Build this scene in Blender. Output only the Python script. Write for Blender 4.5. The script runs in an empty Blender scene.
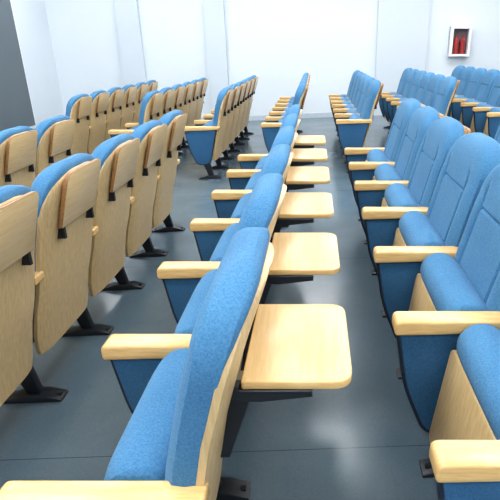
import bpy, bmesh, math
from mathutils import Vector, Matrix

scene = bpy.context.scene
scene.view_settings.view_transform = 'Standard'
try: scene.view_settings.look = 'Medium High Contrast'
except Exception as e: print('look', e)
SL = 0.045            # floor rake (rises towards +X)
XR = -0.30
def fz(x): return SL*(x-XR)
PITCH = 0.55
ROWP = 0.86

# ------------------------------------------------------------ materials
def new_mat(name):
    m = bpy.data.materials.new(name); m.use_nodes = True
    nt = m.node_tree
    b = nt.nodes['Principled BSDF']
    return m, nt, b
def ramp(nt, fac, c0, c1, p0=0.3, p1=0.7):
    r = nt.nodes.new('ShaderNodeValToRGB')
    r.color_ramp.elements[0].position = p0; r.color_ramp.elements[1].position = p1
    r.color_ramp.elements[0].color = (*c0, 1); r.color_ramp.elements[1].color = (*c1, 1)
    nt.links.new(fac, r.inputs[0]); return r
def coords(nt, scale, rnd=True):
    tc = nt.nodes.new('ShaderNodeTexCoord')
    mp = nt.nodes.new('ShaderNodeMapping'); mp.inputs['Scale'].default_value = scale
    nt.links.new(tc.outputs['Object'], mp.inputs['Vector'])
    if rnd:
        oi = nt.nodes.new('ShaderNodeObjectInfo')
        ml = nt.nodes.new('ShaderNodeMath'); ml.operation = 'MULTIPLY'; ml.inputs[1].default_value = 37.0
        nt.links.new(oi.outputs['Random'], ml.inputs[0]); nt.links.new(ml.outputs[0], mp.inputs['Location'])
    return mp
def noise(nt, vec, scale, detail=4, rough=0.5):
    n = nt.nodes.new('ShaderNodeTexNoise')
    n.inputs['Scale'].default_value = scale; n.inputs['Detail'].default_value = detail
    n.inputs['Roughness'].default_value = rough
    nt.links.new(vec, n.inputs['Vector']); return n
def bump(nt, h, b, strength=0.2, dist=0.002):
    bp = nt.nodes.new('ShaderNodeBump'); bp.inputs['Strength'].default_value = strength
    bp.inputs['Distance'].default_value = dist
    nt.links.new(h, bp.inputs['Height']); nt.links.new(bp.outputs[0], b.inputs['Normal'])

def mat_wood(name, c0, c1, scale, rough=0.33):
    m, nt, b = new_mat(name)
    mp = coords(nt, scale)
    n = noise(nt, mp.outputs[0], 6, 6, 0.65)
    r = ramp(nt, n.outputs['Fac'], c0, c1, 0.36, 0.62)
    nt.links.new(r.outputs[0], b.inputs['Base Color'])
    b.inputs['Roughness'].default_value = rough
    bump(nt, n.outputs['Fac'], b, 0.05, 0.001)
    return m
W_ARM = mat_wood('wood_armrest', (0.62,0.385,0.155), (0.73,0.485,0.215), (2,18,18), 0.25)
W_BACK = mat_wood('wood_shell', (0.53,0.37,0.18), (0.635,0.46,0.24), (20,20,1.2), 0.38)
W_TAB = mat_wood('wood_tablet', (0.63,0.43,0.205), (0.72,0.51,0.26), (20,1.2,20), 0.3)
W_EDGE = mat_wood('wood_edge', (0.28,0.14,0.055), (0.38,0.20,0.085), (14,2,14), 0.4)

def mat_fabric(name, c0, c1):
    m, nt, b = new_mat(name)
    mp = coords(nt, (1,1,1))
    n = noise(nt, mp.outputs[0], 190, 3, 0.8)
    n2 = noise(nt, mp.outputs[0], 5, 2, 0.5)
    mx = nt.nodes.new('ShaderNodeMix'); mx.inputs[0].default_value = 0.2
    nt.links.new(n.outputs['Fac'], mx.inputs[2]); nt.links.new(n2.outputs['Fac'], mx.inputs[3])
    r = ramp(nt, mx.outputs[0], c0, c1, 0.38, 0.62)
    nt.links.new(r.outputs[0], b.inputs['Base Color'])
    b.inputs['Roughness'].default_value = 0.9
    b.inputs['Specular IOR Level'].default_value = 0.2
    b.inputs['Sheen Weight'].default_value = 0.08
    b.inputs['Sheen Roughness'].default_value = 0.5
    bump(nt, n.outputs['Fac'], b, 0.6, 0.003)
    return m
FAB = mat_fabric('blue_fabric', (0.05,0.155,0.288), (0.09,0.232,0.385))
FAB2 = mat_fabric('blue_panel_fabric', (0.03,0.10,0.195), (0.052,0.145,0.26))

def mat_plain(name, col, rough=0.5, metal=0.0, var=0.06, scale=20):
    m, nt, b = new_mat(name)
    mp = coords(nt, (1,1,1), False)
    n = noise(nt, mp.outputs[0], scale, 3)
    c0 = tuple(c*(1-var) for c in col); c1 = tuple(min(1,c*(1+var)) for c in col)
    r = ramp(nt, n.outputs['Fac'], c0, c1)
    nt.links.new(r.outputs[0], b.inputs['Base Color'])
    b.inputs['Roughness'].default_value = rough; b.inputs['Metallic'].default_value = metal
    return m
BLK = mat_plain('black_steel', (0.014,0.016,0.02), 0.4)
SEAM = mat_plain('dark_piping', (0.015,0.025,0.045), 0.6)
WALL = mat_plain('wall_paint', (0.70,0.74,0.775), 0.8, 0, 0.012, 1.5)
PIL = mat_plain('pilaster_paint', (0.60,0.645,0.685), 0.8, 0, 0.012, 1.5)
CEIL = mat_plain('ceiling_paint', (0.80,0.82,0.83), 0.85, 0, 0.01, 2)
SKIRT = mat_plain('baseboard_paint', (0.50,0.55,0.59), 0.5)
SCR = mat_plain('screen_grey', (0.13,0.155,0.17), 0.5, 0, 0.05, 1)
FRAME = mat_plain('white_frame', (0.86,0.87,0.88), 0.4)
CREAM = mat_plain('cabinet_interior', (0.16,0.12,0.13), 0.6)
RED = mat_plain('extinguisher_red', (0.35,0.035,0.035), 0.4)

def mat_floor():
    m, nt, b = new_mat('vinyl_floor')
    mp = coords(nt, (1,1,1), False)
    n = noise(nt, mp.outputs[0], 2.2, 6, 0.6)
    n2 = noise(nt, mp.outputs[0], 140, 2, 0.5)
    mx = nt.nodes.new('ShaderNodeMix'); mx.inputs[0].default_value = 0.4
    nt.links.new(n.outputs['Fac'], mx.inputs[2]); nt.links.new(n2.outputs['Fac'], mx.inputs[3])
    r = ramp(nt, mx.outputs[0], (0.085,0.122,0.148), (0.13,0.172,0.20), 0.3, 0.7)
    sp = nt.nodes.new('ShaderNodeSeparateXYZ'); nt.links.new(mp.outputs[0], sp.inputs[0])
    md = nt.nodes.new('ShaderNodeMath'); md.operation='PINGPONG'; md.inputs[1].default_value = 0.9
    ad = nt.nodes.new('ShaderNodeMath'); ad.operation='ADD'; ad.inputs[1].default_value = 0.35
    nt.links.new(sp.outputs['Y'], ad.inputs[0]); nt.links.new(ad.outputs[0], md.inputs[0])
    lt = nt.nodes.new('ShaderNodeMath'); lt.operation='LESS_THAN'; lt.inputs[1].default_value=0.002
    nt.links.new(md.outputs[0], lt.inputs[0])
    m2 = nt.nodes.new('ShaderNodeMix'); m2.data_type='RGBA'
    m2.inputs[7].default_value = (0.05,0.07,0.09,1)
    nt.links.new(lt.outputs[0], m2.inputs[0]); nt.links.new(r.outputs[0], m2.inputs[6])
    nt.links.new(m2.outputs[2], b.inputs['Base Color'])
    rr = ramp(nt, n.outputs['Fac'], (0.15,)*3, (0.24,)*3)
    nt.links.new(rr.outputs[0], b.inputs['Roughness'])
    bump(nt, n2.outputs['Fac'], b, 0.08, 0.001)
    return m
FLOOR = mat_floor()

def mat_emit(name, col, s):
    m, nt, b = new_mat(name)
    b.inputs['Base Color'].default_value = (*col,1)
    b.inputs['Emission Color'].default_value = (*col,1)
    b.inputs['Emission Strength'].default_value = s
    return m
LAMP = mat_emit('led_panel_glow', (0.96,0.98,1.0), 15.5)

CH_MATS = [FAB, FAB2, W_ARM, W_BACK, W_TAB, W_EDGE, BLK, SEAM]
iFAB,iFAB2,iARM,iBACK,iTAB,iEDGE,iBLK,iSEAM = range(8)

# ------------------------------------------------------------ mesh helpers
def merge(bm, part):
    me = bpy.data.meshes.new('tmp'); part.to_mesh(me); part.free()
    bm.from_mesh(me); bpy.data.meshes.remove(me)

def arc_pts(poly, rads, n=5):
    out=[]; L=len(poly)
    for i,p in enumerate(poly):
        r = rads[i] if isinstance(rads,(list,tuple)) else rads
        p=Vector(p); a=Vector(poly[i-1]); c=Vector(poly[(i+1)%L])
        if r<=0: out.append(tuple(p)); continue
        u=(a-p).normalized(); v=(c-p).normalized()
        d=min(r,(a-p).length*0.49,(c-p).length*0.49)
        p0=p+u*d; p1=p+v*d
        for k in range(n+1):
            t=k/n
            q=p0*(1-t)**2+p*2*t*(1-t)+p1*t*t
            out.append(tuple(q))
    return out

def prism(bm, poly, a, b, mat, axis='Y', bevel=0.004, seg=2, side_mat=None):
    pb=bmesh.new()
    def P(q,t):
        if axis=='Y': return (q[0],t,q[1])
        if axis=='Z': return (q[0],q[1],t)
        return (t,q[0],q[1])
    v0=[pb.verts.new(P(q,a)) for q in poly]; v1=[pb.verts.new(P(q,b)) for q in poly]
    f0=pb.faces.new(v0); f1=pb.faces.new(list(reversed(v1)))
    sides=[]
    n=len(poly)
    for i in range(n):
        sides.append(pb.faces.new((v0[i],v1[i],v1[(i+1)%n],v0[(i+1)%n])))
    for f in pb.faces: f.material_index=mat
    if side_mat is not None:
        for f in sides: f.material_index=side_mat
    bmesh.ops.recalc_face_normals(pb, faces=pb.faces)
    if bevel>0:
        ed=set(f0.edges)|set(f1.edges)
        bmesh.ops.bevel(pb, geom=list(ed), offset=bevel, segments=seg, profile=0.5, affect='EDGES', clamp_overlap=True, material=(mat if side_mat is None else side_mat))
    merge(bm,pb)

def box(bm, x0,x1,y0,y1,z0,z1, mat, bevel=0.003):
    prism(bm, [(x0,z0),(x1,z0),(x1,z1),(x0,z1)], y0,y1, mat, 'Y', bevel, 1)

def slist(grooves=(), n=14):
    s=[]
    for i in range(n+1):
        t=-1+2*i/n
        s.append(math.sin(t*math.pi/2))
    for g in grooves:
        s=[q for q in s if abs(q-g)>0.05]
        s+= [g-0.045,g-0.02,g,g+0.02,g+0.045]
    return sorted(s)

def loft(bm, rows, yc, mat, ss, groove=None, n_exp=4.0):
    pb=bmesh.new(); rings=[]
    for k,(z,xf,xr,w) in enumerate(rows):
        xm=(xf+xr)/2; T=(xr-xf)/2
        ring=[]
        for s in ss:
            g=max(0.0,1-abs(s)**n_exp)**(1/n_exp)
            d = groove(s,z) if groove else 0
            ring.append(pb.verts.new((xm-T*g+d, yc+w*s, z)))
        for s in reversed(ss[1:-1]):
            g=max(0.0,1-abs(s)**n_exp)**(1/n_exp)
            ring.append(pb.verts.new((xm+T*g, yc+w*s, z)))
        rings.append(ring)
    n=len(rings[0])
    for a,b in zip(rings[:-1],rings[1:]):
        for i in range(n):
            pb.faces.new((a[i],a[(i+1)%n],b[(i+1)%n],b[i]))
    pb.faces.new(rings[0]); pb.faces.new(list(reversed(rings[-1])))
    for f in pb.faces: f.material_index=mat
    bmesh.ops.recalc_face_normals(pb, faces=pb.faces)
    merge(bm,pb)

# ------------------------------------------------------------ chair geometry
# local frame: x=0 armrest front tip, +x towards the back, chair faces -x, y in [0,PITCH], z up
def xmid(z):
    return 0.370+(z-0.66)*(0.31 if z>0.66 else 0.24)+0.010*math.sin((z-0.36)/0.67*math.pi*2)
def half(z, W, z0, zt, e=2.6):
    if z<=z0: return W
    t=min(1,(z-z0)/(zt-z0)); return W*max(0.0,1-t**e)**(1/e)
DZ=0.015
def build_back(bm, yc):
    W=0.258
    rows=[]
    zs=[0.34,0.345,0.36,0.42,0.50,0.58,0.64,0.66,0.68,0.74,0.80,0.822,0.828,0.834,0.842,0.86,0.865,0.88,0.90,0.92,0.94,0.96,0.975,0.99,1.0,1.01,1.018,1.024,1.028,1.03]
    for z in zs:
        F=0.045; R=0.044
        if z<0.36:
            k=0.6+0.4*(z-0.34)/0.02; F*=k; R*=k
        if z>0.86: F+=0.008*math.sin((z-0.86)/0.17*math.pi)
        if z>0.98:
            t=(z-0.98)/0.05; k=max(0.05,1-t**2.2)**(1/2.2); F*=k; R*=k
        w=half(z,W,0.84,1.034)
        x=xmid(z); zz=z-(DZ if z>0.7 else DZ*max(0,(z-0.5)/0.2)); rows.append((zz,x-F,x+R,max(w,0.02)))
    ss=slist((-0.62,0.62),18)
    def groove(s,z):
        d=0
        if z<0.90:
            d+=0.017*math.exp(-((abs(s)-0.62)/0.022)**2)
        if 0.811<z<0.821 : d+=0.013 if abs(s)<0.62 else 0
        d+=-0.008*math.exp(-((abs(s)-0.8)/0.10)**2)*(1 if z<0.85 else 0.3)
        d+=-0.010*math.exp(-((z-0.55)/0.09)**2)*(1-s*s)
        return d
    loft(bm, rows, yc, iFAB, ss, groove, 5.0)
    # plywood shell
    pb=bmesh.new()
    zs=[0.20,0.24,0.30,0.40,0.5,0.6,0.7,0.78,0.84,0.88,0.90,0.92,0.94,0.955,0.97,0.98,0.988,0.994,0.998]
    grid_i=[];grid_o=[]
    sv=slist((),12)
    for z in zs:
        w=half(z,0.256,0.82,1.0)
        if z<0.26: w*=0.93+0.07*(z-0.2)/0.06
        w=max(w,0.03)
        ri=[];ro=[]
        for s in sv:
            curl=-0.020*abs(s)**6
            x=xmid(z)+0.042+curl
            if z<0.36: x=xmid(0.36)+0.042+curl-(0.36-z)*0.12
            zz=z-(DZ if z>0.7 else 0)
            ri.append(pb.verts.new((x,yc+w*s,zz))); ro.append(pb.verts.new((x+0.016,yc+w*s,zz)))
        grid_i.append(ri);grid_o.append(ro)
    n=len(sv)
    for k in range(len(zs)-1):
        for i in range(n-1):
            pb.faces.new((grid_i[k][i],grid_i[k][i+1],grid_i[k+1][i+1],grid_i[k+1][i]))
            pb.faces.new((grid_o[k][i],grid_o[k+1][i],grid_o[k+1][i+1],grid_o[k][i+1]))
        for i in (0,n-1):
            pb.faces.new((grid_i[k][i],grid_i[k+1][i],grid_o[k+1][i],grid_o[k][i]))
    for k in (0,len(zs)-1):
        for i in range(n-1):
            pb.faces.new((grid_i[k][i],grid_i[k][i+1],grid_o[k][i+1],grid_o[k][i]))
    for f in pb.faces: f.material_index=iBACK
    bmesh.ops.recalc_face_normals(pb, faces=pb.faces)
    merge(bm,pb)

def build_seat(bm, yc):
    W=0.236
    rows=[]
    zs=[0.21,0.215,0.23,0.27,0.34,0.42,0.48,0.50,0.52,0.54,0.56,0.575,0.588,0.597,0.604,0.609,0.612]
    for z in zs:
        xf=0.192-0.04*(0.52-z)/0.32
        if z>0.50: xf=0.190-0.022*math.sin(min(1,(z-0.50)/0.06)*math.pi/2)
        xr=0.335 if z>0.5 else 0.335-(0.5-z)*0.26
        T=(xr-xf)/2; xm=(xr+xf)/2; w=W
        if z<0.23:
            T*=0.7+0.3*(z-0.21)/0.02
        if z>0.53:
            t=(z-0.53)/0.0825; k=max(0.03,1-t**2.4)**(1/2.4); T*=k; w=W*(0.90+0.10*k)
        rows.append((z,xm-T,xm+T,w))
    loft(bm, rows, yc, iFAB, slist((),18), None, 6.0)
    pan=arc_pts([(yc-0.232,0.18),(yc+0.232,0.18),(yc+0.232,0.525),(yc-0.232,0.525)],[0.03,0.03,0.03,0.03])
    pb=bmesh.new()
    prism(pb, pan, 0.172, 0.188, iBACK, 'X', 0.003, 2)
    for v in pb.verts: v.co.x -= 0.04*(0.52-v.co.z)/0.32
    merge(bm,pb)
    box(bm,0.215,0.245,yc-0.26,yc+0.26,0.275,0.30,iBLK)

def build_standard(bm, y):
    arm=arc_pts([(0.0,0.555),(0.0,0.605),(0.41,0.605),(0.41,0.568),(0.10,0.558)],[0.012,0.02,0.01,0.01,0.05])
    prism(bm, arm, y-0.037, y+0.037, iARM, 'Y', 0.009, 3)
    pan=arc_pts([(0.018,0.560),(0.052,0.36),(0.13,0.17),(0.27,0.17),(0.33,0.40),(0.37,0.570)],[0.0,0.06,0.05,0.05,0.05,0.0])
    prism(bm, pan, y-0.0205, y+0.0205, iFAB2, 'Y', 0.006, 2)
    pan2=arc_pts([(0.008,0.561),(0.042,0.355),(0.122,0.159),(0.278,0.159),(0.340,0.40),(0.380,0.571)],[0.0,0.06,0.05,0.05,0.05,0.0])
    prism(bm, pan2, y-0.014, y+0.014, iSEAM, 'Y', 0.003, 1)
    leg=[(0.190,0.19),(0.275,0.19),(0.310,0.012),(0.255,0.012)]
    prism(bm, leg, y-0.019, y+0.019, iBLK, 'Y', 0.006, 2)
    def sh(x): return SL*(x-0.32)
    ft=[(0.13,0.0+sh(0.13)),(0.40,0.0+sh(0.40)),(0.40,0.010+sh(0.40)),(0.33,0.034),(0.24,0.034),(0.13,0.010+sh(0.13))]
    prism(bm, ft, y-0.036, y+0.036, iBLK, 'Y', 0.004, 2)
    for bx in (0.155,0.378):
        box(bm,bx-0.010,bx+0.010,y-0.010,y+0.010,0.010+sh(bx),0.024+sh(bx),iBLK,0.003)

def build_tablet(bm, yc, down):
    th=0.018; L=0.228; Wd=0.335; ZH=0.775
    if down:
        x0=0.470; z=ZH; yc+=0.012
        pl=arc_pts([(x0,yc-Wd/2),(x0+L,yc-Wd/2),(x0+L,yc+Wd/2),(x0,yc+Wd/2)],[0.006,0.045,0.045,0.006],6)
        prism(bm, pl, z-th, z, iTAB, 'Z', 0.003, 2, side_mat=iARM)
        for s in (-1,1):
            y=yc+s*(Wd/2-0.010)
            br=[(x0-0.035,z-th-0.028),(x0-0.035,z-th+0.008),(x0-0.004,z-th+0.008),(x0-0.004,z-th-0.0005),(x0+0.145,z-th-0.0005),(x0+0.145,z-th-0.017),(x0+0.04,z-th-0.030)]
            prism(bm, br, y-0.013, y+0.013, iBLK, 'Y', 0.002,1)
            st=[(x0-0.068,z-0.20),(x0-0.035,z-0.20),(x0+0.022,z-th-0.01),(x0-0.025,z-th-0.005)]
            prism(bm, st, y-0.008, y+0.008, iBLK, 'Y', 0.002,1)
    else:
        z0=ZH-0.02
        pb=bmesh.new()
        pl=arc_pts([(yc-Wd/2,z0),(yc+Wd/2,z0),(yc+Wd/2,z0+L),(yc-Wd/2,z0+L)],[0.01,0.01,0.045,0.045],6)
        prism(pb, pl, 0.0, th, iTAB, 'X', 0.003, 2, side_mat=iEDGE)
        for v in pb.verts:
            v.co.x += xmid(z0)+0.066+(v.co.z-z0)*0.30
        merge(bm,pb)
        for s in (-1,1):
            y=yc+s*(Wd/2-0.03)
            xx=xmid(z0)+0.05
            box(bm,xx-0.008,xx+0.030,y-0.010,y+0.010,z0-0.05,z0+0.03,iBLK,0.002)

def chair_mesh(name, first, down):
    bm=bmesh.new(); yc=PITCH/2
    build_back(bm,yc); build_seat(bm,yc); build_tablet(bm,yc,down)
    for y in (0.035,PITCH-0.035):
        box(bm,0.26,0.33,y-0.028,y+0.028,0.40,0.44,iBLK)
    build_standard(bm,PITCH)
    if first: build_standard(bm,0.0)
    me=bpy.data.meshes.new(name); bm.to_mesh(me); bm.free()
    for m in CH_MATS: me.materials.append(m)
    me.polygons.foreach_set('use_smooth',[True]*len(me.polygons))
    me.set_sharp_from_angle(angle=math.radians(40))
    return me
MESH={(f,d):chair_mesh('auditorium_chair_mesh',f,d) for f in (0,1) for d in (0,1)}

def add_row(x, y0, n, down):
    for i in range(n):
        o=bpy.data.objects.new('auditorium_chair', MESH[(1 if i==0 else 0, down)])
        scene.collection.objects.link(o)
        o.location=(x, y0+i*PITCH, fz(x+0.32))

XA=-0.62
for r in range(-3,6):
    x=XA+ROWP*r-(0.03 if r<0 else 0)
    st = 0.715 if r<=0 else 0.785
    add_row(x, st, 6, 1 if r==0 else 0)
    add_row(x, 5.85, 6, 0)

# ------------------------------------------------------------ room shell
def obj_from_bm(name,bm,mats,smooth=False):
    me=bpy.data.meshes.new(name); bm.to_mesh(me); bm.free()
    for m in mats: me.materials.append(m)
    o=bpy.data.objects.new(name,me); scene.collection.objects.link(o)
    if smooth:
        me.polygons.foreach_set('use_smooth',[True]*len(me.polygons)); me.set_sharp_from_angle(angle=math.radians(40))
    return o
def slab(name,x0,x1,y0,y1,z0,z1,mat,bevel=0):
    bm=bmesh.new(); box(bm,x0,x1,y0,y1,z0,z1,0,bevel); return obj_from_bm(name,bm,[mat])
X0,X1,Y0,Y1,H=-5.35,5.6,-2.6,11.0,3.5
bm=bmesh.new()
prism(bm,[(X0-.1,fz(X0-.1)-.15),(X1+.1,fz(X1+.1)-.15),(X1+.1,fz(X1+.1)),(X0-.1,fz(X0-.1))],Y0-.1,Y1+.1,0,'Y',0)
obj_from_bm('floor',bm,[FLOOR])
slab('wall_back',X0-.1,X1+.1,Y1,Y1+.12,-0.5,H,WALL)
slab('wall_front',X0-.1,X1+.1,Y0-.12,Y0,-0.5,H,WALL)
slab('wall_left',X0-.12,X0,Y0,Y1,-0.5,H,WALL)
slab('wall_right',X1,X1+.12,Y0,Y1,-0.5,H,WALL)
slab('ceiling',X0-.1,X1+.1,Y0-.1,Y1+.1,H,H+.1,CEIL)
def bb(name,x0,x1,y0,y1):
    bm=bmesh.new()
    prism(bm,[(x0,fz(x0)),(x1,fz(x1)),(x1,fz(x1)+.1),(x0,fz(x0)+.1)],y0,y1,0,'Y',0)
    obj_from_bm(name,bm,[SKIRT])
bb('baseboard_back',X0,X1,Y1-.015,Y1); bb('baseboard_left',X0,X0+.015,Y0,Y1-.015); bb('baseboard_right',X1-.015,X1,Y0,Y1-.015)
for i,(a,b) in enumerate(((-3.95,-3.5),(-2.2,-1.8),(1.25,2.27))):
    slab('trim_%d'%(i+1),a,b,Y1-.10,Y1,fz(a),H,PIL)

# projection screen on the left wall
bm=bmesh.new()
g=0.004
box(bm,X0+g,X0+.06,2.0,9.70,0.0,3.3,1,0.01)
box(bm,X0+.055,X0+.07,2.05,9.65,0.05,3.25,0,0.002)
obj_from_bm('projection_screen',bm,[SCR,FRAME])

# fire extinguisher cabinet on back wall
bm=bmesh.new()
cx,cz=2.92,1.52; w,h=.20,.28; yb=Y1-.004
t=.045
box(bm,cx-w,cx+w,yb-.02,yb,cz-h,cz+h,1,0)
box(bm,cx-w,cx-w+t,yb-.14,yb,cz-h,cz+h,0,.004); box(bm,cx+w-t,cx+w,yb-.14,yb,cz-h,cz+h,0,.004)
box(bm,cx-w+t,cx+w-t,yb-.14,yb,cz-h,cz-h+t,0,.004); box(bm,cx-w+t,cx+w-t,yb-.14,yb,cz+h-t,cz+h,0,.004)
for dx in (-.07,.06):
    pb=bmesh.new()
    bmesh.ops.create_cone(pb,cap_ends=True,segments=20,radius1=.05,radius2=.05,depth=.26,matrix=Matrix.Translation((cx+dx,yb-.075,cz-h+t+.13)))
    bmesh.ops.create_cone(pb,cap_ends=True,segments=20,radius1=.05,radius2=.015,depth=.05,matrix=Matrix.Translation((cx+dx,yb-.075,cz-h+t+.285)))
    bmesh.ops.create_cone(pb,cap_ends=True,segments=12,radius1=.018,radius2=.018,depth=.05,matrix=Matrix.Translation((cx+dx,yb-.075,cz-h+t+.33)))
    for f in pb.faces: f.material_index=2
    merge(bm,pb)
obj_from_bm('fire_extinguisher_cabinet',bm,[FRAME,CREAM,RED],True)

# ceiling LED panels
for ix,x in enumerate((-4.3,-2.4,-0.4,1.6,3.6)):
    for iy in range(6):
        y=-1.4+iy*2.15
        bm=bmesh.new()
        box(bm,x-.62,x+.62,y-.32,y+.32,H-.03,H,1,0.003)
        box(bm,x-.59,x+.59,y-.29,y+.29,H-.034,H-.028,0,0)
        obj_from_bm('ceiling_light_panel',bm,[LAMP,FRAME])

w=bpy.data.worlds.new('world'); scene.world=w; w.use_nodes=True
w.node_tree.nodes['Background'].inputs[0].default_value=(0.8,0.88,1,1)
w.node_tree.nodes['Background'].inputs[1].default_value=0.4

# ------------------------------------------------------------ camera
cam=bpy.data.cameras.new('camera'); co=bpy.data.objects.new('camera',cam)
scene.collection.objects.link(co); scene.camera=co
cam.sensor_width=36; cam.lens=36.0
cam.shift_x=-0.13
cam.clip_start=0.02
co.location=(0,0,1.40)
co.rotation_euler=(math.radians(90-22.0),0,0)
